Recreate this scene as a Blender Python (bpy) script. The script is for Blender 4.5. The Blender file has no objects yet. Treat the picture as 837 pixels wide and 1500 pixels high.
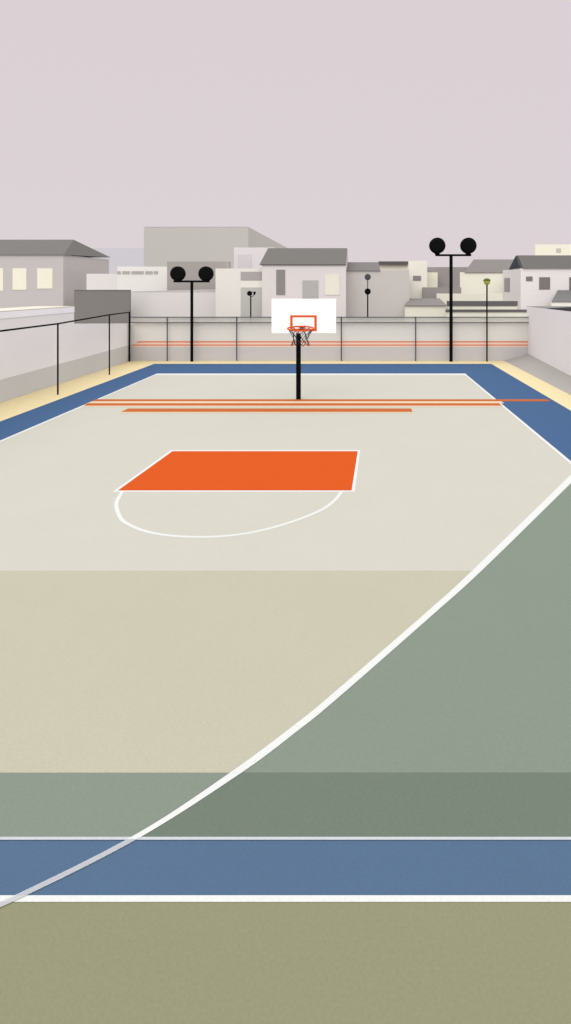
import bpy, bmesh, math
from mathutils import Vector, Matrix

S = bpy.context.scene
COL = S.collection
H = 4.84          # eye height in metres
F = 900.0         # focal length, in pixels of the 837x1500 photograph
VX, VY = 528.0, 420.0   # vanishing point of the court's long lines
R = math.radians

# ------------------------------------------------------------------ measuring
def G(px, py, z=0.0):
    """where the sight line meets the ground (or a sheet at height z)"""
    d = py - VY
    return ((px - VX) * (H - z) / d, F * (H - z) / d)
def GY(py): return F * H / (py - VY)
def XX(px, Y): return (px - VX) * Y / F
def ZZ(py, Y): return H - (py - VY) * Y / F

# ------------------------------------------------------------------ materials
def lin(c):
    out = []
    for v in c:
        v /= 255.0
        out.append(v / 12.92 if v <= 0.04045 else ((v + 0.055) / 1.055) ** 2.4)
    return out
EXPOSED = {'ground': (2.22, 2.17, 2.18), 'front': (1.20, 1.15, 1.145), 'side': (0.94, 0.87, 0.845), 'roof': (1.9, 1.85, 1.8)}
def mat(name, rgb, facing='front', k=1.0, var=0.011, scale=0.6, grain=0.04, gscale=40.0, rough=0.9, spec=0.1, bump=0.0):
    """paint / render / concrete of one colour with faint mottling and grain"""
    e = EXPOSED[facing]
    c = [min(0.86, v / q * k) for v, q in zip(lin(rgb), e)]
    m = bpy.data.materials.new(name); m.use_nodes = True
    nt = m.node_tree; b = nt.nodes['Principled BSDF']
    b.inputs['Roughness'].default_value = rough
    b.inputs['Specular IOR Level'].default_value = spec
    tc = nt.nodes.new('ShaderNodeTexCoord')
    n1 = nt.nodes.new('ShaderNodeTexNoise'); n1.inputs['Scale'].default_value = scale
    n1.inputs['Detail'].default_value = 5; n1.inputs['Roughness'].default_value = 0.6
    n2 = nt.nodes.new('ShaderNodeTexNoise'); n2.inputs['Scale'].default_value = gscale
    n2.inputs['Detail'].default_value = 2
    for n in (n1, n2): nt.links.new(tc.outputs['Object'], n.inputs['Vector'])
    def ramp(src, amt):
        r = nt.nodes.new('ShaderNodeMapRange')
        r.inputs['From Min'].default_value = 0.3; r.inputs['From Max'].default_value = 0.7
        r.inputs['To Min'].default_value = 1 - amt; r.inputs['To Max'].default_value = 1 + amt
        nt.links.new(src, r.inputs['Value']); return r.outputs['Result']
    mu = nt.nodes.new('ShaderNodeMath'); mu.operation = 'MULTIPLY'
    nt.links.new(ramp(n1.outputs['Fac'], var), mu.inputs[0])
    nt.links.new(ramp(n2.outputs['Fac'], grain), mu.inputs[1])
    vm = nt.nodes.new('ShaderNodeVectorMath'); vm.operation = 'SCALE'
    vm.inputs[0].default_value = c
    nt.links.new(mu.outputs[0], vm.inputs['Scale'])
    nt.links.new(vm.outputs[0], b.inputs['Base Color'])
    if bump:
        bp = nt.nodes.new('ShaderNodeBump'); bp.inputs['Strength'].default_value = bump
        bp.inputs['Distance'].default_value = 0.004
        nt.links.new(n2.outputs['Fac'], bp.inputs['Height'])
        nt.links.new(bp.outputs['Normal'], b.inputs['Normal'])
    return m
def see_through(m, amount):
    nt = m.node_tree; b = nt.nodes['Principled BSDF']; o = nt.nodes['Material Output']
    t = nt.nodes.new('ShaderNodeBsdfTransparent'); mx = nt.nodes.new('ShaderNodeMixShader')
    mx.inputs[0].default_value = amount
    nt.links.new(b.outputs[0], mx.inputs[1]); nt.links.new(t.outputs[0], mx.inputs[2])
    nt.links.new(mx.outputs[0], o.inputs['Surface'])
    return m

# ------------------------------------------------------------------ mesh helpers
class MB:
    def __init__(s): s.bm = bmesh.new()
    def face(s, pts):
        return s.bm.faces.new([s.bm.verts.new(p) for p in pts])
    def hexa(s, p):        # p: 8 points, 0-3 bottom loop, 4-7 top loop
        v = [s.bm.verts.new(q) for q in p]
        for f in ((3, 2, 1, 0), (4, 5, 6, 7), (0, 1, 5, 4), (1, 2, 6, 5), (2, 3, 7, 6), (3, 0, 4, 7)):
            s.bm.faces.new([v[i] for i in f])
        return s
    def box(s, x0, x1, y0, y1, z0, z1):
        return s.hexa([(x0, y0, z0), (x1, y0, z0), (x1, y1, z0), (x0, y1, z0),
                       (x0, y0, z1), (x1, y0, z1), (x1, y1, z1), (x0, y1, z1)])
    def prism(s, loop, axis, a, b):
        """extrude a 2-D loop along an axis ('x','y','z') from a to b"""
        def P(q, t):
            return {'x': (t, q[0], q[1]), 'y': (q[0], t, q[1]), 'z': (q[0], q[1], t)}[axis]
        A = [s.bm.verts.new(P(q, a)) for q in loop]; B = [s.bm.verts.new(P(q, b)) for q in loop]
        s.bm.faces.new(A); s.bm.faces.new(B[::-1])
        n = len(loop)
        for i in range(n): s.bm.faces.new([A[i], B[i], B[(i + 1) % n], A[(i + 1) % n]])
        return s
    def tube(s, pts, r, n=10, closed=False):
        pts = [Vector(p) for p in pts]; rings = []; up = None
        m = len(pts)
        for i, p in enumerate(pts):
            if closed: d = pts[(i + 1) % m] - pts[i - 1]
            else: d = pts[min(i + 1, m - 1)] - pts[max(i - 1, 0)]
            d.normalize()
            ref = Vector((0, 0, 1)) if abs(d.z) < 0.9 else Vector((0, 1, 0))
            u = d.cross(ref).normalized(); w = u.cross(d).normalized()
            rr = r[i] if isinstance(r, (list, tuple)) else r
            rings.append([s.bm.verts.new(p + rr * (math.cos(2 * math.pi * k / n) * u + math.sin(2 * math.pi * k / n) * w)) for k in range(n)])
        for i in range(m if closed else m - 1):
            a, b = rings[i], rings[(i + 1) % m]
            for k in range(n): s.bm.faces.new([a[k], a[(k + 1) % n], b[(k + 1) % n], b[k]])
        if not closed:
            s.bm.faces.new(rings[0][::-1]); s.bm.faces.new(rings[-1])
        return s
    def lathe(s, prof, centre, axis='z', n=32):
        """prof: (radius, along) pairs, closed at both ends where radius is 0"""
        cx, cy, cz = centre; rings = []
        for r, a in prof:
            ring = []
            for k in range(1 if r < 1e-6 else n):
                t = 2 * math.pi * k / n; c, d = r * math.cos(t), r * math.sin(t)
                p = (cx + c, cy + d, cz + a) if axis == 'z' else (cx + c, cy + a, cz + d)
                ring.append(s.bm.verts.new(p))
            rings.append(ring)
        for a, b in zip(rings, rings[1:]):
            for k in range(n):
                j = (k + 1) % n
                if len(a) == 1 and len(b) == 1: continue
                if len(a) == 1: s.bm.faces.new([a[0], b[k], b[j]])
                elif len(b) == 1: s.bm.faces.new([a[k], a[j], b[0]])
                else: s.bm.faces.new([a[k], a[j], b[j], b[k]])
        return s
    def build(s, name, m, parent=None, smooth=False, bevel=0.0, origin=None):
        bmesh.ops.recalc_face_normals(s.bm, faces=s.bm.faces)
        me = bpy.data.meshes.new(name)
        if origin is None and parent is not None: origin = parent.location
        if origin is not None: bmesh.ops.translate(s.bm, verts=s.bm.verts, vec=-Vector(origin))
        s.bm.to_mesh(me); s.bm.free()
        me.materials.append(m)
        if smooth:
            me.shade_smooth()
            try: me.set_sharp_from_angle(angle=R(40))
            except Exception: pass
        o = bpy.data.objects.new(name, me); COL.objects.link(o)
        if parent is not None:
            o.parent = parent
        elif origin is not None:
            o.location = origin
        if bevel:
            b = o.modifiers.new('bevel', 'BEVEL'); b.width = bevel; b.segments = 2; b.limit_method = 'ANGLE'
        return o

def thing(name, label, cat, loc, group=None):
    o = bpy.data.objects.new(name, None); COL.objects.link(o); o.location = loc
    o.empty_display_size = 0.3
    o['label'] = label; o['category'] = cat
    if group: o['group'] = group
    return o
def structure(o):
    o['kind'] = 'structure'; return o

# Sub-parts: parent sits at the thing's origin, so part meshes carry local coordinates
def sub(mb, name, m, part, thing_o, **kw):
    o = mb.build(name, m, None, origin=None, **kw)
    me = o.data; me.transform(Matrix.Translation(-Vector(thing_o.location)))
    o.parent = part
    return o

# ------------------------------------------------------------------ the ground and the painted court
M = {}
M['earth'] = mat('pale_ground', (228, 223, 215), 'ground', var=0.06)
M['yellow'] = mat('yellow_court_paint', (240, 221, 175), 'ground', k=1.28)
M['blue'] = mat('blue_court_paint', (76, 112, 158), 'ground', k=0.95)
M['near_blue'] = mat('worn_blue_court_paint', (93, 120, 152), 'ground')
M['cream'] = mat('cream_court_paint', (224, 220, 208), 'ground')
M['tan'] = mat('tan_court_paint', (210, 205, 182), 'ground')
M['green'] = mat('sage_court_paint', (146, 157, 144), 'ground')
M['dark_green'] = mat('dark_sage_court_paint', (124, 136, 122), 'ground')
M['olive'] = mat('olive_court_paint', (159, 158, 126), 'ground')
M['line'] = mat('white_line_paint', (252, 252, 250), 'ground', var=0.015)
M['thin_line'] = mat('greyed_line_paint', (222, 226, 232), 'ground')
M['worn_line'] = see_through(mat('thin_worn_line_paint', (236, 238, 242), 'ground'), 0.30)
M['orange'] = mat('orange_key_paint', (236, 99, 38), 'ground', spec=0.02)
M['stripe'] = mat('burnt_orange_stripe_paint', (217, 118, 62), 'ground', spec=0.03)
M['peach'] = mat('peach_stripe_paint', (250, 225, 196), 'ground')

XL, XR = -15.02, 10.98          # inner faces of the side walls
YB = 40.2                       # front face of the back wall
bx0, bx1 = -12.93, 8.22         # blue border
cx0, cx1 = -11.25, 5.78         # inner court

def sheet(name, pts, z, m):
    z *= 0.5; mb = MB(); mb.face([(x, y, z) for x, y in pts]); return structure(mb.build(name, m))
def rect(name, x0, x1, y0, y1, z, m):
    return sheet(name, [(x0, y0), (x1, y0), (x1, y1), (x0, y1)], z, m)
def quads(name, edge_a, edge_b, z, m):
    z *= 0.5; mb = MB(); a = [mb.bm.verts.new((x, y, z)) for x, y in edge_a]; b = [mb.bm.verts.new((x, y, z)) for x, y in edge_b]
    for i in range(len(a) - 1): mb.bm.faces.new([a[i], a[i + 1], b[i + 1], b[i]])
    o = structure(mb.build(name, m)); return o

rect('ground', -900, 900, -300, 1600, 0.0, M['earth'])
y_apron, y_blue0, y_blue1 = GY(1317), GY(1316), GY(1229.5)
y_green, y_tan = GY(1132.5), GY(836.3)
rect('court_apron', XL, XR, -14, y_apron, 0.004, M['olive'])
rect('court_edge_strip', XL, 9.39, y_blue0, YB, 0.003, M['yellow'])
rect('court_border', bx0, bx1, y_blue1, GY(533), 0.007, M['blue'])
rect('court_border', XL + 0.05, XR - 0.05, y_blue0, y_blue1, 0.006, M['near_blue'])
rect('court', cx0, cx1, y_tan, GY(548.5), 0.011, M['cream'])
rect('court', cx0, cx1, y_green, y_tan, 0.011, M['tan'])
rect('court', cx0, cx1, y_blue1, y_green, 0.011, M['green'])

def spline(pts, n=8):
    out = []
    P = [Vector(p) for p in pts]
    P = [2 * P[0] - P[1]] + P + [2 * P[-1] - P[-2]]
    for i in range(1, len(P) - 2):
        p0, p1, p2, p3 = P[i - 1:i + 3]
        for k in range(n):
            t = k / n
            out.append(0.5 * ((2 * p1) + (p2 - p0) * t + (2 * p0 - 5 * p1 + 4 * p2 - p3) * t * t + (3 * p1 - p0 - 3 * p2 + p3) * t ** 3))
    out.append(P[-2]); return out
# the big arc: upper and lower edge of the white line as (x, y) sights, turned into ground points
def at_y(poly, y):
    for a, b in zip(poly, poly[1:]):
        if a.y <= y <= b.y:
            t = (y - a.y) / (b.y - a.y + 1e-9); return a + (b - a) * t
    return poly[-1] if y > poly[-1].y else poly[0]
up = spline([(853, 680), (837, 695.5), (692.4, 836.3), (637, 887.3), (488, 1017), (437, 1059), (338, 1132.9), (200, 1223.5), (25.8, 1311.5), (-120, 1376)])
lo = spline([(853, 692.5), (837, 708), (706.3, 836.3), (637, 899), (492, 1026.5), (437, 1071.3), (354.8, 1132.9), (206, 1228.2), (43, 1311.5), (-120, 1384.5)])
mid_split = 1227.5
ys = [684 + 448.5 * i / 48 for i in range(48)] + [1132.5 + 95 * i / 10 for i in range(11)]
ed = [G(*at_y(lo, y)) for y in ys]
top = [(x, y) for (x, y), q in zip(ed, ys) if q <= 1132.5]
bot = [(x, y) for (x, y), q in zip(ed, ys) if q >= 1132.5]
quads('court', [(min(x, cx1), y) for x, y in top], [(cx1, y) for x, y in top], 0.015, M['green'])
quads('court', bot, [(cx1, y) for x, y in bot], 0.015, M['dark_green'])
ysl = ys[:-1] + [1225, 1231]
quads('court_line', [G(*at_y(up, y)) for y in ysl], [G(*at_y(lo, y)) for y in ysl], 0.023, M['line'])
ysw = [1231, 1250, 1270, 1290, 1311, 1325, 1340, 1360, 1376]
quads('court_line', [G(*at_y(up, y)) for y in ysw], [G(*at_y(lo, y)) for y in ysw], 0.023, M['worn_line'])

# straight white lines
zl = 0.019
rect('court_line', XL + 0.1, XR - 0.1, GY(1322), GY(1312.3), 0.010, M['line'])
rect('court_line', XL + 0.1, XR - 0.1, GY(1231.6), GY(1227.3), 0.0185, M['thin_line'])
rect('court_line', cx0 - 0.06, cx1 + 0.06, GY(549.7), GY(547.4), zl, M['line'])
rect('court_line', cx0 - 0.06, cx0 + 0.06, GY(1226), GY(549.7), zl, M['line'])
rect('court_line', cx1 - 0.055, cx1 + 0.055, GY(684), GY(549.7), zl, M['line'])

# orange and peach stripes under the hoop
def para(name, x0t, x1t, yt, x0b, x1b, yb, z, m):
    return sheet(name, [G(x0b, yb), G(x1b, yb), G(x1t, yt), G(x0t, yt)], z, m)
para('court_stripe', 141, 801, 585.2, 135, 807, 588.2, 0.023, M['stripe'])
para('court_stripe', 135, 735, 588.2, 127, 739, 591.2, 0.023, M['peach'])
para('court_stripe', 129, 731, 591.0, 122.5, 736, 594.6, 0.0235, M['stripe'])
para('court_stripe', 124, 735, 594.6, 121, 737, 596.4, 0.0227, M['peach'])
para('court_stripe', 188, 602.5, 598.7, 177, 604.5, 603.8, 0.023, M['stripe'])
para('court_stripe', 177, 604.5, 603.8, 176, 604.5, 605.3, 0.0226, M['peach'])

# the key and its half circle
para('court_line', 250.5, 528, 659.6, 165, 519.7, 720.9, 0.015, M['line'])
para('court_key', 253, 524.3, 661.3, 173, 515.3, 718.9, 0.019, M['orange'])
arc = spline([(179.5, 720), (171.3, 735), (171.2, 744), (174.5, 755), (183.5, 765.5), (209.7, 777.5), (245.6, 784.6), (293.4, 787), (340, 784.6), (387.8, 776.3), (435.6, 762), (471.4, 747), (490.5, 733.2), (500.5, 720.5)], 6)
gp = [Vector(G(p.x, p.y)) for p in arc]
A, B = [], []
for i, p in enumerate(gp):
    d = (gp[min(i + 1, len(gp) - 1)] - gp[max(i - 1, 0)]).normalized(); n = Vector((-d.y, d.x)) * 0.042
    A.append(p + n); B.append(p - n)
quads('court_line', A, B, 0.0145, M['line'])

# the concrete bank between the court's edge strip and the flat-roofed building
M['bank'] = mat('grey_concrete_bank', (186, 180, 175), 'ground', k=1.22)
mb = MB()
xa, xb = 9.39, XR + 0.02
sec = [(YB, 0.444), (32.0, 0.185), (26.0, 0.02)]
for (y0, z0), (y1, z1) in zip(sec, sec[1:]):
    mb.hexa([(xa, y1, 0), (xb, y1, 0), (xb, y0, 0), (xa, y0, 0), (xa, y1, 0.003), (xb, y1, z1), (xb, y0, z0), (xa, y0, 0.003)])
structure(mb.build('bank', M['bank']))
rect('pavement', xa, xb, 5.36, 26.0, 0.0095, M['bank'])

# ------------------------------------------------------------------ walls round the court
M['wall'] = mat('pinkish_grey_render', (214, 205, 204), 'side')
M['dado'] = mat('grey_dado_paint', (187, 181, 179), 'side', k=0.95)
M['cap_band'] = mat('pale_coping_render', (223, 215, 217), 'side')
M['cap_top'] = mat('cream_coping_top', (240, 233, 215), 'roof')
M['back_wall'] = mat('stone_grey_render', (212, 206, 200), 'front', k=1.06)
M['back_dado'] = mat('grey_wall_paint', (196, 190, 190), 'front', k=0.95)
M['wall_stripe'] = mat('faded_orange_wall_stripe', (217, 140, 115), 'front')
M['wall_peach'] = mat('faded_peach_wall_stripe', (232, 203, 188), 'front')

w = thing('boundary_wall', 'long pinkish-grey side wall with cream coping and grey base, behind the black railing', 'wall', (XL, 20, 0))
YE = 32.25
MB().box(XL - 2.0, XL, -14, YE, 0, 3.79).build('wall', M['wall'], w)
MB().prism([(YE, 0), (YB + 0.3, 0), (YB + 0.3, 2.42), (YE, 2.9)], 'x', XL - 0.35, XL - 0.001).build('low_wall', M['wall'], w)
MB().box(XL, XL + 0.02, -14, YE + 0.003, 3.50, 3.788).build('coping', M['cap_band'], w)
MB().box(XL - 2.0, XL + 0.021, -14, YE, 3.792, 3.82).build('coping_top', M['cap_top'], w)
MB().prism([(-14, 0.005), (YB, 0.005), (YB, 1.05), (-14, 0.72)], 'x', XL, XL + 0.012).build('dado_band', M['dado'], w)

w = thing('boundary_wall', 'stone-grey back wall behind the hoop with two thin orange stripes', 'wall', (-2, YB, 0))
MB().box(XL + 0.013, XR, YB, YB + 0.3, 0, ZZ(472, YB)).build('wall', M['back_wall'], w)
MB().box(XL + 0.014, XR - 0.001, YB - 0.012, YB, 0.005, ZZ(508, YB)).build('dado_band', M['back_dado'], w)
def wall_band(name, px0t, px0b, yt, yb, m, t):
    mbb = MB()
    mbb.prism([(XX(px0b, YB), ZZ(yb, YB)), (XR - 0.002, ZZ(yb, YB)), (XR - 0.002, ZZ(yt, YB)), (XX(px0t, YB), ZZ(yt, YB))], 'y', YB - t, YB)
    return mbb.build(name, m, w)
wall_band('stripe', 204, 198.5, 499.5, 502, M['wall_stripe'], 0.006)
wall_band('stripe_ground', 198.5, 194.5, 502, 504.4, M['wall_peach'], 0.005)
wall_band('stripe', 194.5, 191.5, 504.4, 506.7, M['wall_stripe'], 0.006)
wall_band('stripe_ground', 191.5, 191.4, 506.7, 508, M['wall_peach'], 0.005)

# low flat-roofed building on the other side
M['flat_roof'] = mat('grey_roof_felt', (150, 147, 143), 'roof')
M['dark_roof'] = mat('black_roof_sheet', (40, 39, 40), 'roof')
M['wall_r'] = mat('pinkish_grey_render_bright', (213, 203, 202), 'side', k=0.97)
w = thing('flat_roofed_building', 'low pinkish-grey building with flat dark roof beside the grey sloping bank', 'building', (13.5, 20, 0), 'buildings round the court')
MB().box(XR, 16.5, -14, YB + 0.31, 0, 3.545).build('wall', M['wall_r'], w)
MB().box(XR + 0.003, 16.5, -14, YB + 0.31, 3.546, 3.56).build('roof', M['flat_roof'], w)
mb = MB()
mb.prism([(XR + 0.006, 36.2), (XR + 0.006, -14), (16.3, -14), (16.3, 38.9), (13.1, 38.2)], 'z', 3.561, 3.575)
mb.build('roof_sheet', M['dark_roof'], w)

# ------------------------------------------------------------------ railings
M['black'] = mat('black_paint', (11, 11, 13), 'front', rough=0.8, spec=0.05)
M['rail'] = mat('dark_slate_paint', (74, 72, 84), 'front', rough=0.6)
fn = thing('railing', 'black metal railing with one sloping top rail along the pinkish-grey side wall', 'railing', (-13.8, 30, 0), 'railings round the court')
pts = [(-13.1, 15.6, 3.2), (-13.3, 21.6, 3.2), (-13.56, 27.55, 3.18), (-13.78, 33.75, 3.30), (-14.93, 39.75, 3.19)]
for i, (x, y, z) in enumerate(pts):
    MB().tube([(x, y, 0), (x, y, z + 0.02)], 0.055 if i == 4 else 0.037, 10).build('post', M['black'], fn, smooth=True)
MB().tube(pts, 0.036, 8).build('rail', M['black'], fn, smooth=True)

YF = 40.0
bf = thing('railing', 'slate grey railing with two thin level rails in front of the back wall', 'railing', (-2, YF, 0), 'railings round the court')
for px in (245.2, 347, 500.3, 609.2):
    X = XX(px, YF); MB().tube([(X, YF, 0), (X, YF, ZZ(464, YF))], 0.036, 8).build('post', M['rail'], bf, smooth=True)
for py, r in ((464.5, 0.028), (472.3, 0.024)):
    z = ZZ(py, YF); MB().tube([(XX(191.5, YF), YF - 0.045, z), (XR - 0.02, YF - 0.045, z)], r, 8).build('rail', M['rail'], bf, smooth=True)
M['mesh'] = see_through(mat('pale_screen_sheet', (210, 206, 197), 'front'), 0.5)
MB().box(XX(191.5, YF), XR - 0.02, YF + 0.05, YF + 0.056, ZZ(472, YF), ZZ(464.8, YF)).build('screen_panel', M['mesh'], bf)

# ------------------------------------------------------------------ basketball hoop
M['white'] = mat('white_backboard_paint', (253, 253, 252), 'front', var=0.01, grain=0.01, rough=0.5, k=1.0)
M['rim'] = mat('orange_rim_paint', (222, 88, 36), 'front', rough=0.8, spec=0.03)
YP = 26.4; XP = XX(437.5, YP)
hp = thing('basketball_hoop', 'basketball hoop with white backboard, orange rim and net on a black post', 'basketball hoop', (XP, YP, 0))
MB().tube([(XP, YP, 0), (XP, YP, 3.72)], 0.103, 20).build('post', M['black'], hp, smooth=True)
YK = 26.0; x0, x1, z0, z1 = XX(398, YK), XX(492.6, YK), ZZ(488.2, YK), ZZ(437.8, YK)
bd = MB().box(x0, x1, YK, YK + 0.05, z0, z1).build('backboard', M['white'], hp, bevel=0.008)
def bars(mbb, xa, xb, za, zb, t, y0, y1):
    mbb.box(xa, xa + t, y0, y1, za, zb); mbb.box(xb - t, xb, y0, y1, za, zb)
    mbb.box(xa + t, xb - t, y0, y1, zb - t * 0.85, zb); mbb.box(xa + t, xb - t, y0, y1, za, za + t)
    return mbb
tg = bars(MB(), XX(425.4, YK), XX(464.3, YK), ZZ(485, YK), ZZ(461.8, YK), 3.5 * YK / F, YK - 0.004, YK)
sub(tg, 'target_square', M['rim'], bd, hp)
br = MB(); zc = 3.4; xc = XX(445, YK)
br.box(XP - 0.05, XP + 0.05, YK + 0.051, YP - 0.09, zc - 0.12, zc + 0.12)
br.box(x0 + 0.5, x1 - 0.5, YK + 0.051, YK + 0.09, zc + 0.13, zc + 0.2)
br.box(x0 + 0.5, x1 - 0.5, YK + 0.051, YK + 0.09, zc - 0.2, zc - 0.13)
br.build('bracket', M['black'], hp)
RY = 25.27; rx, rz, rr = XX(440.6, RY), ZZ(481.2, RY), 0.53
tilt = 0.10
def rimp(t, r=rr, dz=0.0, k=1.0):
    c, s_ = r * math.cos(t), r * math.sin(t)
    return (rx + c, RY + s_, rz + dz + s_ * tilt * k + c * -0.012)
rm = MB().tube([rimp(2 * math.pi * i / 40) for i in range(40)], 0.031, 10, closed=True)
rm.box(rx - 0.13, rx + 0.13, RY + rr - 0.01, YK - 0.004, rz + 0.0, rz + 0.07)
rm.build('rim', M['rim'], hp, smooth=True)
M['net'] = mat('dark_net_cord', (38, 35, 48), 'front')
nt_ = MB(); N = 9
levels = [(rr * 0.97, -0.03, 0.0), (rr * 0.72, -0.22, 0.5), (rr * 0.55, -0.42, 0.0), (rr * 0.62, -0.56, 0.5), (rr * 0.74, -0.70, 0.0)]
for k in range(N):
    for sgn in (1, -1):
        P = []
        for j in range(len(levels) * 3 - 2):
            u = j / 3; a = min(int(u), len(levels) - 2); f = u - a
            r = levels[a][0] * (1 - f) + levels[a + 1][0] * f; dz = levels[a][1] * (1 - f) + levels[a + 1][1] * f
            P.append(rimp(2 * math.pi * (k + sgn * u * 0.5 + 0.25) / N, r, dz, 1 - u / 4))
        nt_.tube(P, 0.0125, 5)
nt_.build('net', M['net'], hp, smooth=True)

# ------------------------------------------------------------------ lamps
M['lens'] = mat('dark_lamp_glass', (11, 11, 13), 'front', rough=0.7, spec=0.05)
def floodlight_mast(label, px, py_base, py_bar, bar, heads, r_px, pole_px):
    Y = GY(py_base); X = XX(px, Y); k = Y / F
    t = thing('floodlight_mast', label, 'floodlight', (X, Y, 0), 'twin floodlight masts by the back wall')
    zb = ZZ(py_bar, Y)
    MB().tube([(X, Y, 0), (X, Y, zb)], pole_px * k / 2, 16).build('pole', M['black'], t, smooth=True)
    xa, xb = XX(bar[0], Y), XX(bar[1], Y)
    MB().box(xa, xb, Y - 0.07, Y + 0.07, zb - 0.03, zb + 0.10).build('crossbar', M['black'], t, bevel=0.02)
    for hx, hy in heads:
        x, z, r = XX(hx, Y), ZZ(hy, Y), r_px * k
        prof = [(0, -0.30), (r * 0.80, -0.29), (r * 0.96, -0.25), (r, -0.18), (r, 0.02), (r * 0.9, 0.20), (r * 0.62, 0.36), (r * 0.25, 0.44), (0, 0.45)]
        h = MB().lathe(prof, (x, Y, z), 'y', 40); h.box(x - 0.16, x + 0.16, Y - 0.05, Y + 0.05, zb + 0.09, z - r * 0.9)
        ho = h.build('lamp_head', M['black'], t, smooth=True)
        sub(MB().lathe([(0, -0.315), (r * 0.74, -0.31), (r * 0.78, -0.292), (0, -0.291)], (x, Y, z), 'y', 40), 'lens', M['lens'], ho, t, smooth=True)
    return t
floodlight_mast('shorter black mast with two round floodlights, before the blank mid-grey block', 281.3, 529.6, 413, (254.7, 307.3), ((261.5, 401), (302.6, 401)), 10.8, 4.3)
floodlight_mast('taller black mast with two round floodlights rising above all the rooftops', 661, 529.6, 374.6, (638, 690.5), ((640.6, 360), (686, 360)), 11.8, 4.9)

Y = 41.4; X = XX(367.6, Y)
t = thing('street_lamp', 'small black lamp with round and oval heads before the cream building', 'lamp', (X, Y, 0))
MB().tube([(X, Y, 0), (X, Y, ZZ(433.5, Y))], 0.045, 10).build('pole', M['black'], t, smooth=True)
zc = ZZ(429.8, Y)
MB().lathe([(0, -0.16), (0.14, -0.15), (0.17, -0.08), (0.17, 0.04), (0.1, 0.14), (0, 0.16)], (XX(366.1, Y), Y, zc), 'y', 24).build('lamp_head', M['black'], t, smooth=True)
MB().tube([(X, Y, ZZ(434.2, Y)), (XX(370, Y), Y, ZZ(434, Y)), (XX(372, Y), Y, ZZ(433, Y)), (XX(372.8, Y), Y, ZZ(430.5, Y))], 0.025, 8).build('arm', M['black'], t, smooth=True)
MB().lathe([(0, -0.12), (0.05, -0.11), (0.085, 0.0), (0.095, 0.06), (0.07, 0.1), (0, 0.11)], (XX(373, Y), Y, ZZ(429.4, Y)), 'z', 20).build('lamp_head', M['black'], t, smooth=True)

X = XX(538.9, Y)
M['grey_disc'] = mat('dark_grey_enamel', (76, 74, 79), 'front', rough=0.6)
t = thing('signal_post', 'thin black post with two round discs before the plain grey house', 'post', (X, Y, 0))
MB().tube([(X, Y, 0), (X, Y, ZZ(427, Y))], 0.046, 10).build('pole', M['black'], t, smooth=True)
MB().tube([(X, Y, ZZ(427, Y)), (X, Y, ZZ(406, Y))], 0.034, 10).build('upper_pole', M['grey_disc'], t, smooth=True)
o = MB().lathe([(0, -0.10), (0.19, -0.09), (0.213, -0.05), (0.213, 0.05), (0.19, 0.09), (0, 0.10)], (X, Y, ZZ(405.8, Y)), 'y', 28).build('disc', M['grey_disc'], t, smooth=True)
o['label'] = 'upper disc in dark grey'
o = MB().lathe([(0, -0.10), (0.19, -0.09), (0.213, -0.05), (0.213, 0.05), (0.19, 0.09), (0, 0.10)], (X, Y, ZZ(427, Y)), 'y', 28).build('disc', M['black'], t, smooth=True)
o['label'] = 'lower disc in black'

Y = GY(529.4); X = XX(713.6, Y)
M['lime'] = mat('lime_green_glass', (172, 180, 78), 'front', rough=0.4)
M['moss'] = mat('dark_moss_cap', (86, 96, 44), 'front', k=1.0)
t = thing('street_lamp', 'slim black lamp post with a lime green shade and dark green cap', 'lamp', (X, Y, 0))
MB().tube([(X, Y, 0), (X, Y, ZZ(417, Y))], 0.05, 10).build('pole', M['black'], t, smooth=True)
z = ZZ(410.8, Y)
MB().lathe([(0, -0.30), (0.08, -0.29), (0.16, -0.22), (0.205, -0.11), (0.215, 0.0), (0, 0.0)], (X, Y, z), 'z', 28).build('lamp_shade', M['lime'], t, smooth=True)
MB().lathe([(0, -0.002), (0.235, -0.03), (0.24, 0.0), (0.2, 0.06), (0.11, 0.12), (0, 0.14)], (X, Y, z + 0.004), 'z', 28).build('cap', M['moss'], t, smooth=True)

# ------------------------------------------------------------------ buildings beyond the court
GR = 'buildings beyond the court'
def bmat(name, rgb, facing='front', **kw):
    kw.setdefault('gscale', 14.0); kw.setdefault('scale', 0.25)
    return mat(name, rgb, facing, **kw)
def front_box(mbb, l, r, top, Y, depth, z0=0.0, bl=None, br_=None, bottom=None):
    """upright block whose front stands at distance Y; bl / br_ let the back be narrower"""
    Yb = Y + depth; x0, x1 = XX(l, Y), XX(r, Y)
    xb0 = x0 if bl is None else XX(bl, Yb); xb1 = x1 if br_ is None else XX(br_, Yb)
    zt = ZZ(top, Y); zb = z0 if bottom is None else ZZ(bottom, Y)
    mbb.hexa([(x0, Y, zb), (x1, Y, zb), (xb1, Yb, zb), (xb0, Yb, zb), (x0, Y, zt), (x1, Y, zt), (xb1, Yb, zt), (xb0, Yb, zt)])
    return mbb
def panel(name, l, r, t_, b, Y, m, parent, d=0.03):
    return MB().box(XX(l, Y), XX(r, Y), Y - d, Y, ZZ(b, Y), ZZ(t_, Y)).build(name, m, parent)
def house(name, label, cat, l, r, Y):
    return thing(name, label, cat, ((XX(l, Y) + XX(r, Y)) / 2, Y, 0), GR)

# far pale block, distance haze mixed into its wall colour
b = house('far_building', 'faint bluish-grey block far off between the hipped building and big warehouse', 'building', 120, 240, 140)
front_box(MB(), 120, 240, 363.5, 140, 20).build('wall', bmat('haze_blue_render', (207, 203, 210), 'front', k=0.9), b)

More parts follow.
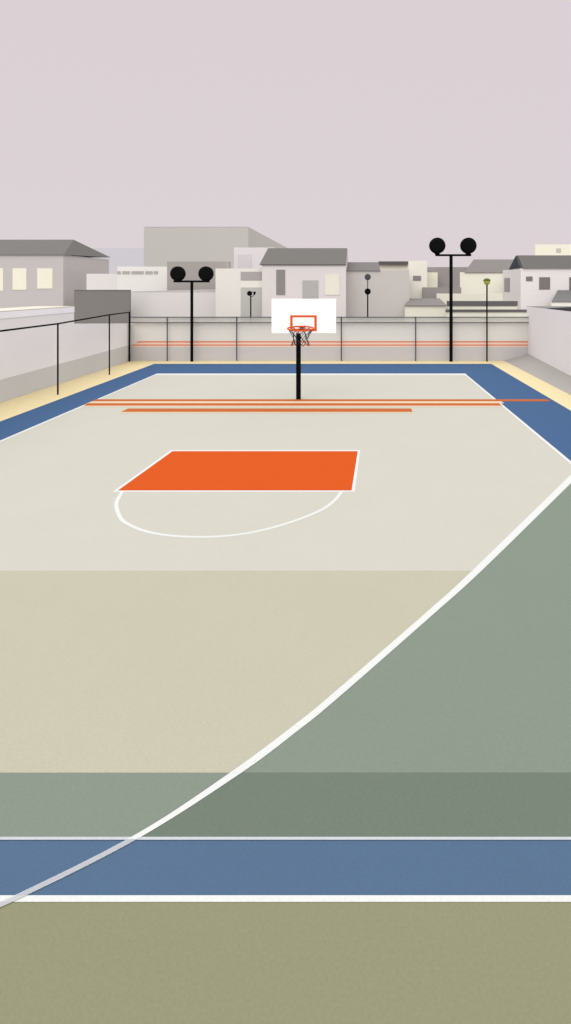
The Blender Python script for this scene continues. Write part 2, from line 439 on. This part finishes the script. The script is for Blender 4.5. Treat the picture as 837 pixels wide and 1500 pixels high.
# big warehouse
b = house('warehouse', 'big plain grey warehouse, tallest block, with its long side receding', 'building', 211, 364, 70)
m_wh = bmat('warehouse_render', (194, 188, 183), k=0.97)
front_box(MB(), 211, 364, 333, 70, 62).build('wall', m_wh, b)
MB().box(XX(211, 70) + 0.05, XX(364, 70) - 0.05, 70.05, 131.9, ZZ(333, 70) + 0.002, ZZ(333, 70) + 0.05).build('roof', bmat('warehouse_roof', (170, 166, 160), 'roof'), b)

# hipped building with cream windows
Y = 50.0
b = house('hipped_building', 'grey building with dark hipped roof and a row of cream windows', 'building', -180, 93, Y)
Xe = XX(93, Y); Yr = 59.1; xl = XX(-190, Y)
MB().box(xl, Xe, Y, Yr, 0, ZZ(373, Y)).build('wall', bmat('warm_grey_render', (200, 192, 190), k=0.92), b)
m_win = bmat('cream_blind', (236, 229, 211))
for l, r, bt in ((-128, -108, 428), (-92, -71, 428), (-55, -33, 427), (-18, 5.2, 426), (19, 39.3, 424.6), (55, 77.5, 422.8)):
    panel('window', l, r, 393, bt, Y, m_win, b)
ze = ZZ(373.2, Y); zr = ZZ(351, 54.5); xr = XX(108, 54.5)
mb = MB(); ov = 0.12
E = [(xl - ov, Y - ov, ze), (Xe + ov, Y - ov, ze), (Xe + ov, Yr + ov, ze + 0.22), (xl - ov, Yr + ov, ze + 0.22)]
v = [mb.bm.verts.new(p) for p in E] + [mb.bm.verts.new((xl + 4, 54.5, zr)), mb.bm.verts.new((xr, 54.5, zr))]
for f in ((0, 1, 5, 4), (1, 2, 5), (2, 3, 4, 5), (3, 0, 4), (3, 2, 1, 0)): mb.bm.faces.new([v[i] for i in f])
mb.build('roof', bmat('dark_grey_roof', (136, 131, 128), 'front', k=0.54), b)

# white two-level building with a strip of small windows
Y = 49.0
b = house('white_building', 'long low white building with a strip of small grey windows up top', 'building', 127, 245, Y)
front_box(MB(), 127, 172, 401, Y, 6).build('wall', bmat('off_white_render', (229, 222, 219), k=0.95), b)
front_box(MB(), 172, 246.5, 390.5, Y - 0.12, 6.1).build('upper_wall', bmat('bright_white_render', (232, 226, 222)), b)
m_slot = bmat('grey_slot_glass', (178, 171, 168))
for l, r in ((171.9, 177), (179.6, 190.6), (193, 210.8), (213.3, 224), (225.8, 231.6)):
    panel('window', l, r, 397.2, 401.4, Y - 0.12, m_slot, b)

# dark slab behind the low end of the side wall
Y = 42.0
b = house('screen_wall', 'plain dark grey slab standing at the far end of the railing', 'wall', 109, 190.5, Y)
front_box(MB(), 109, 190.3, 425.2, Y, 0.22).build('slab', bmat('dark_grey_render', (134, 128, 125), k=0.9), b)
MB().box(XX(108.6, Y), XX(190.6, Y), Y - 0.03, Y + 0.25, ZZ(425.2, Y), ZZ(425.2, Y) + 0.03).build('coping', bmat('dark_grey_coping', (128, 122, 120)), b)

# long low block; roof strip coloured and slanted as the white building's shadow
Y = 44.0
b = house('low_block', 'long low pale pinkish block behind the shorter floodlight mast', 'building', 186, 317, Y)
front_box(MB(), 186, 318, 428, Y, 2.2).build('wall', bmat('pale_pink_render', (211, 204, 202), k=1.07), b)
MB().hexa([(XX(186, Y), Y + .02, ZZ(428, Y)), (XX(316, Y), Y + .02, ZZ(428, Y)), (XX(316, Y), Y + 2.1, ZZ(428, Y)), (XX(186, Y), Y + 2.1, ZZ(428, Y)),
           (XX(186, Y), Y + .02, ZZ(428, Y) + .03), (XX(316, Y), Y + .02, ZZ(428, Y) + .03), (XX(316, Y), Y + 2.1, ZZ(428, Y) + .22), (XX(186, Y), Y + 2.1, ZZ(428, Y) + .05)]).build('roof', bmat('shadow_grey_roof', (188, 181, 179), 'roof'), b)

# blank mid-grey block
Y = 47.0
b = house('grey_block', 'blank mid-grey block directly behind the shorter floodlight mast heads', 'building', 245, 335, Y)
front_box(MB(), 245, 335, 383, Y, 0.9).build('wall', bmat('mid_grey_render', (166, 158, 154)), b)

# small pale house peeping over the cream building
Y = 52.0
b = house('small_house', 'small pale pink-white block with one faint panel, above the cream building', 'building', 343, 400, Y)
front_box(MB(), 343, 402, 362.5, Y, 4).build('wall', bmat('pale_lilac_render', (223, 215, 216)), b)
panel('window', 348.7, 369, 372.5, 396, Y, bmat('faint_lilac_panel', (211, 203, 205)), b)

# cream-white flat building
Y = 43.0
b = house('cream_building', 'cream flat-fronted building with a tall grey doorway behind the small double lamp', 'building', 316, 386, Y)
front_box(MB(), 316, 386, 393.3, Y, 5).build('wall', bmat('cream_white_render', (230, 224, 217)), b)
panel('window', 353, 384.2, 398, 411, Y, bmat('mauve_grey_glass', (174, 166, 163)), b)
panel('lintel', 353, 384.2, 411, 421, Y, bmat('ivory_band', (235, 229, 219)), b, 0.02)
panel('door', 353, 384.2, 421, 475, Y, bmat('light_grey_door', (191, 187, 182)), b)

# gabled house behind the backboard
Y = 42.5
b = house('gabled_house', 'pale house with dark grey gabled roof behind the white backboard', 'house', 384, 507, Y)
x0, x1 = XX(384, Y), XX(507, Y)
ze = ZZ(387.5, Y); Yr = 46.3; zr = ZZ(363.5, Yr)
MB().prism([(Y, 0), (Y, ze), (Yr, zr - 0.12), (Yr + 3.8, ze), (Yr + 3.8, 0)], 'x', x0, x1).build('wall', bmat('pale_rose_render', (223, 214, 212), k=0.99), b)
m_dr = bmat('dark_slate_roof', (136, 131, 127), 'front', k=0.51)
MB().prism([(Y - 0.08, ze + 0.02), (Yr, zr), (Yr + 3.88, ze + 0.02), (Yr + 3.88, ze - 0.04), (Yr, zr - 0.11), (Y - 0.08, ze - 0.04)], 'x', XX(380.5, Y - 0.08), x1 + 0.01).build('roof', m_dr, b)
panel('window', 405, 418, 395, 432, Y, bmat('dark_grey_shutter', (143, 137, 133)), b)
panel('door', 443.3, 466.6, 410.7, 470, Y, bmat('grey_door', (181, 176, 173)), b)
o = panel('window', 476.5, 497.3, 402.7, 432, Y, bmat('cream_shutter', (234, 226, 210)), b); o['label'] = 'cream shuttered window'

# plain grey house
Y = 44.0
b = house('grey_house', 'plain windowless grey house with a low grey roof behind the two-disc post', 'house', 507, 600, Y)
front_box(MB(), 500, 600, 396, Y, 6).build('wall', bmat('plain_grey_render', (200, 192, 188)), b)
ze, zr = ZZ(396, Y), ZZ(384, Y + 4)
MB().prism([(Y - 0.1, ze - 0.02), (Y + 4, zr), (Y + 4, ze - 0.02)], 'x', XX(500, Y), XX(557.5, Y)).build('roof', bmat('mauve_grey_roof', (148, 140, 139), 'front', k=0.51), b)

Y = 56.0
b = house('flat_house', 'narrow cream strip of house under a thin dark flat roof', 'house', 555, 600, Y)
front_box(MB(), 557, 604, 387.5, Y, 4).build('wall', bmat('cream_strip_render', (235, 227, 211)), b)
MB().box(XX(555, Y), XX(598, Y), Y - 0.3, Y + 4, ZZ(387.6, Y) + 0.003, ZZ(383, Y)).build('roof', bmat('charcoal_roof', (95, 91, 91)), b)

# cream tower
Y = 47.0
b = house('tower_house', 'narrow cream tower house with one small grey vent', 'house', 598.5, 626, Y)
front_box(MB(), 598.7, 626, 382, Y, 4, bl=598.7).build('wall', bmat('ivory_render', (234, 227, 216)), b)
panel('vent', 605.3, 617, 404, 411, Y, bmat('grey_vent', (141, 132, 134)), b)

Y = 48.5
b = house('cream_annex', 'small cream annex tucked between the cream tower and the dark grey house', 'building', 620, 641, Y)
front_box(MB(), 620, 641.3, 399, Y, 1.3).build('wall', bmat('cream_annex_render', (233, 226, 210)), b)
Y = 46.6
b = house('lean_to', 'low grey lean-to roof block below the small cream annex', 'building', 619.5, 676, Y)
front_box(MB(), 619.7, 676, 421, Y, 0.35).build('wall', bmat('grey_lean_to_sheet', (152, 144, 142)), b)
Y = 50.0
b = house('grey_townhouse', 'dark grey flat-topped house behind the pole of the taller mast', 'house', 626, 690, Y)
m_tw = bmat('dark_mauve_render', (152, 144, 143))
front_box(MB(), 622, 674, 391.2, Y, 5).build('wall', m_tw, b)
front_box(MB(), 640, 692, 391.2, 63.0, 3).build('wing', m_tw, b)

# cream house with grey hipped roof
Y = 57.5
b = house('cream_house', 'cream house with sloping grey roof behind the lime green lamp', 'house', 674, 737, Y)
front_box(MB(), 672, 744, 398.8, Y, 4).build('wall', bmat('cream_house_render', (231, 226, 210), k=1.09), b)
ze = ZZ(399, Y); zr = ZZ(380, 61.0)
mb = MB()
mb.hexa([(XX(680.5, Y - .1), Y - .1, ze - .02), (XX(756, Y - .1), Y - .1, ze - .02), (XX(756, 61.2), 61.2, ze - .02), (XX(690, 61.2), 61.2, ze - .02),
         (XX(680.5, Y - .1), Y - .1, ze), (XX(756, Y - .1), Y - .1, ze), (XX(764, 61), 61.0, zr), (XX(694, 61), 61.0, zr)])
mb.build('roof', bmat('light_grey_roof', (160, 152, 149), 'front', k=0.51), b)

# white house with dark gable
Y = 50.0
Xw = XX(763, Y); Y2 = Xw * F / (747.3 - VX); Y3 = Xw * F / (736.6 - VX)
b = house('white_house', 'white house with dark triangular gable end and grey windows', 'house', 763, 900, Y)
ze = ZZ(393, Y); Ym = Xw * F / (756.2 - VX); zr = ZZ(374, Ym)
xr = XX(930, Y)
m_wh2 = bmat('white_house_render', (229, 221, 219), k=1.05)
MB().box(Xw, xr, Y, Y3, 0, ze).build('wall', m_wh2, b)
MB().prism([(Y - 0.02, ze + 0.003), (Ym, zr - 0.02), (Y2 + 0.4, ze + 0.003)], 'x', Xw - 0.02, Xw + 0.15).build('gable', bmat('charcoal_gable', (58, 59, 63), 'side'), b)
MB().prism([(Y - 0.12, ze + 0.002), (Ym, zr), (Y2 + 0.45, ze + 0.002)], 'x', Xw + 0.16, xr).build('roof', bmat('slate_grey_roof', (133, 128, 125), 'front', k=0.51), b)
m_gw = bmat('grey_window_glass', (126, 120, 118), rough=0.5)
panel('window', 770.8, 780.3, 405, 411.7, Y, m_gw, b); panel('window', 790, 806, 406, 424, Y, m_gw, b); panel('window', 834, 850, 406, 425, Y, m_gw, b)
panel('window', 872, 890, 406, 424, Y, m_gw, b)
ya, yb = Xw * F / (747.3 - VX), Xw * F / (739.3 - VX)
MB().box(Xw - 0.03, Xw, ya, yb, ZZ(427.3, ya), ZZ(407, ya)).build('window', bmat('side_window_glass', (143, 137, 136), 'side'), b)
Yq = 46.0
mb = MB(); za, zb = ZZ(442, Yq), ZZ(425, Y - 0.4)
mb.hexa([(XX(808.5, Yq), Yq, za - .03), (xr, Yq, za - .03), (xr, Y - .01, za - .03), (XX(812, Y), Y - .01, za - .03),
         (XX(808.5, Yq), Yq, za), (xr, Yq, za), (xr, Y - .4, zb), (XX(817, Y - .4), Y - .4, zb)])
mb.build('porch_roof', bmat('porch_grey_roof', (143, 140, 138), 'front', k=0.51), b)
MB().box(XX(808.5, Yq), xr, Yq + 0.05, Yq + 0.3, 0, za - 0.032).build('porch_wall', bmat('porch_ivory_render', (236, 230, 222)), b)

Y = 80.0
b = house('cream_block', 'plain cream block with one small grey window rising behind the white house', 'building', 784, 900, Y)
front_box(MB(), 784, 900, 358, Y, 6, bl=783).build('wall', bmat('yellow_cream_render', (236, 229, 211)), b)
panel('window', 815, 822, 364, 370, Y, bmat('small_grey_window', (190, 184, 178)), b)

# low garden walls and shed just behind the back wall
m_lw = bmat('garden_wall_cream', (232, 226, 212)); m_cap = bmat('dark_wall_cap', (104, 99, 100))
def garden_wall(label, l, r, cap_t, cap_b, Y):
    b = thing('garden_wall', label, 'wall', ((XX(l, Y) + XX(r, Y)) / 2, Y, 0), 'cream garden walls behind the back wall')
    MB().box(XX(l, Y), XX(r, Y), Y, Y + 0.25, 0, ZZ(cap_b, Y)).build('wall', m_lw, b)
    if cap_t: MB().box(XX(l, Y) - 0.02, XX(r, Y) + 0.02, Y - 0.05, Y + 0.3, ZZ(cap_b, Y) + 0.002, ZZ(cap_t, Y)).build('coping', m_cap, b)
garden_wall('uncapped cream garden wall below the cream house, topmost of three', 640, 736.5, None, 430, 46.0)
garden_wall('cream garden wall with thick dark coping, second below the cream house', 656, 758, 441, 448.2, 44.6)
garden_wall('lowest cream garden wall, thin dark coping ending at the flat-roofed building', 654, 775.2, 453.4, 457.2, 42.0)
Y = 42.6
b = house('shed', 'small cream shed with pale grey hipped roof behind the back wall', 'shed', 593, 654.5, Y)
front_box(MB(), 593.3, 653.8, 447.3, Y, 3.4, bl=593.5).build('wall', bmat('shed_cream_render', (232, 226, 212)), b)
ze, zr = ZZ(447.4, Y), ZZ(437, Y + 2.2)
MB().hexa([(XX(592.5, Y - .1), Y - .1, ze - .03), (XX(655.5, Y - .1), Y - .1, ze - .03), (XX(652, Y + 3.5), Y + 3.5, ze - .03), (XX(594, Y + 3.5), Y + 3.5, ze - .03),
           (XX(592.5, Y - .1), Y - .1, ze), (XX(655.5, Y - .1), Y - .1, ze), (XX(644, Y + 2.2), Y + 2.2, zr), (XX(600.5, Y + 2.2), Y + 2.2, zr)]).build('roof', bmat('shed_grey_roof', (166, 159, 156), 'front', k=0.51), b)

# ------------------------------------------------------------------ light: overcast day, soft sun from behind the viewer
SUN_EL, SUN_AZ = 42.0, -12.0      # azimuth: degrees off straight-behind, towards the viewer's left
world = bpy.data.worlds.new('World'); S.world = world; world.use_nodes = True
nt = world.node_tree; nt.nodes.clear()
out = nt.nodes.new('ShaderNodeOutputWorld'); bg = nt.nodes.new('ShaderNodeBackground')
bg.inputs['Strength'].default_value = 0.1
sky = nt.nodes.new('ShaderNodeTexSky'); sky.sky_type = 'NISHITA'; sky.sun_disc = False
sky.sun_elevation = R(SUN_EL); sky.sun_rotation = R(180 + SUN_AZ)
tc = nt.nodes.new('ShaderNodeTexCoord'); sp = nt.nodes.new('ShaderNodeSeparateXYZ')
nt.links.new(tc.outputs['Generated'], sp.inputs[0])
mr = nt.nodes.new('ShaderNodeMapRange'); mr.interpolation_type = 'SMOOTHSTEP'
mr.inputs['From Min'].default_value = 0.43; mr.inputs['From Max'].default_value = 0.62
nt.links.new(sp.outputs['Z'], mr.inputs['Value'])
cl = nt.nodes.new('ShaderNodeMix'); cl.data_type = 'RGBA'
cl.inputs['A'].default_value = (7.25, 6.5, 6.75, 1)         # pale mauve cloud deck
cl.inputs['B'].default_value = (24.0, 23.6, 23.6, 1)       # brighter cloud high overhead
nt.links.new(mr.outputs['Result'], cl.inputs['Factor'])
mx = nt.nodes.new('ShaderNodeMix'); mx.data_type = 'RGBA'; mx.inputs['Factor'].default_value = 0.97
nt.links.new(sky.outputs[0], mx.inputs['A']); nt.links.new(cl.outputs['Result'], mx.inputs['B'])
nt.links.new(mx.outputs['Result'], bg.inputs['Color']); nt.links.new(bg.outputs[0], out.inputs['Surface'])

sl = bpy.data.lights.new('sun', 'SUN'); sl.energy = 1.4; sl.angle = R(60); sl.color = (1.0, 0.98, 0.95)
so = bpy.data.objects.new('sun', sl); COL.objects.link(so)
d = Vector((math.sin(R(SUN_AZ)) * math.cos(R(SUN_EL)), -math.cos(R(SUN_AZ)) * math.cos(R(SUN_EL)), math.sin(R(SUN_EL))))
so.rotation_euler = d.to_track_quat('Z', 'Y').to_euler(); so.location = (0, -20, 30)

# ------------------------------------------------------------------ camera
cam = bpy.data.cameras.new('camera'); co = bpy.data.objects.new('camera', cam); COL.objects.link(co)
co.location = (0, 0, H); co.rotation_euler = (R(90), 0, 0)
cam.sensor_fit = 'VERTICAL'; cam.sensor_height = 36.0; cam.sensor_width = 36.0
cam.lens = 36.0 * F / 1500.0
cam.shift_x = (418.5 - VX) / 1500.0; cam.shift_y = -(750.0 - VY) / 1500.0
cam.clip_start = 0.1; cam.clip_end = 4000
S.camera = co
S.view_settings.view_transform = 'Standard'; S.view_settings.look = 'None'
S.view_settings.exposure = 0; S.view_settings.gamma = 1; S.view_settings.use_curve_mapping = False
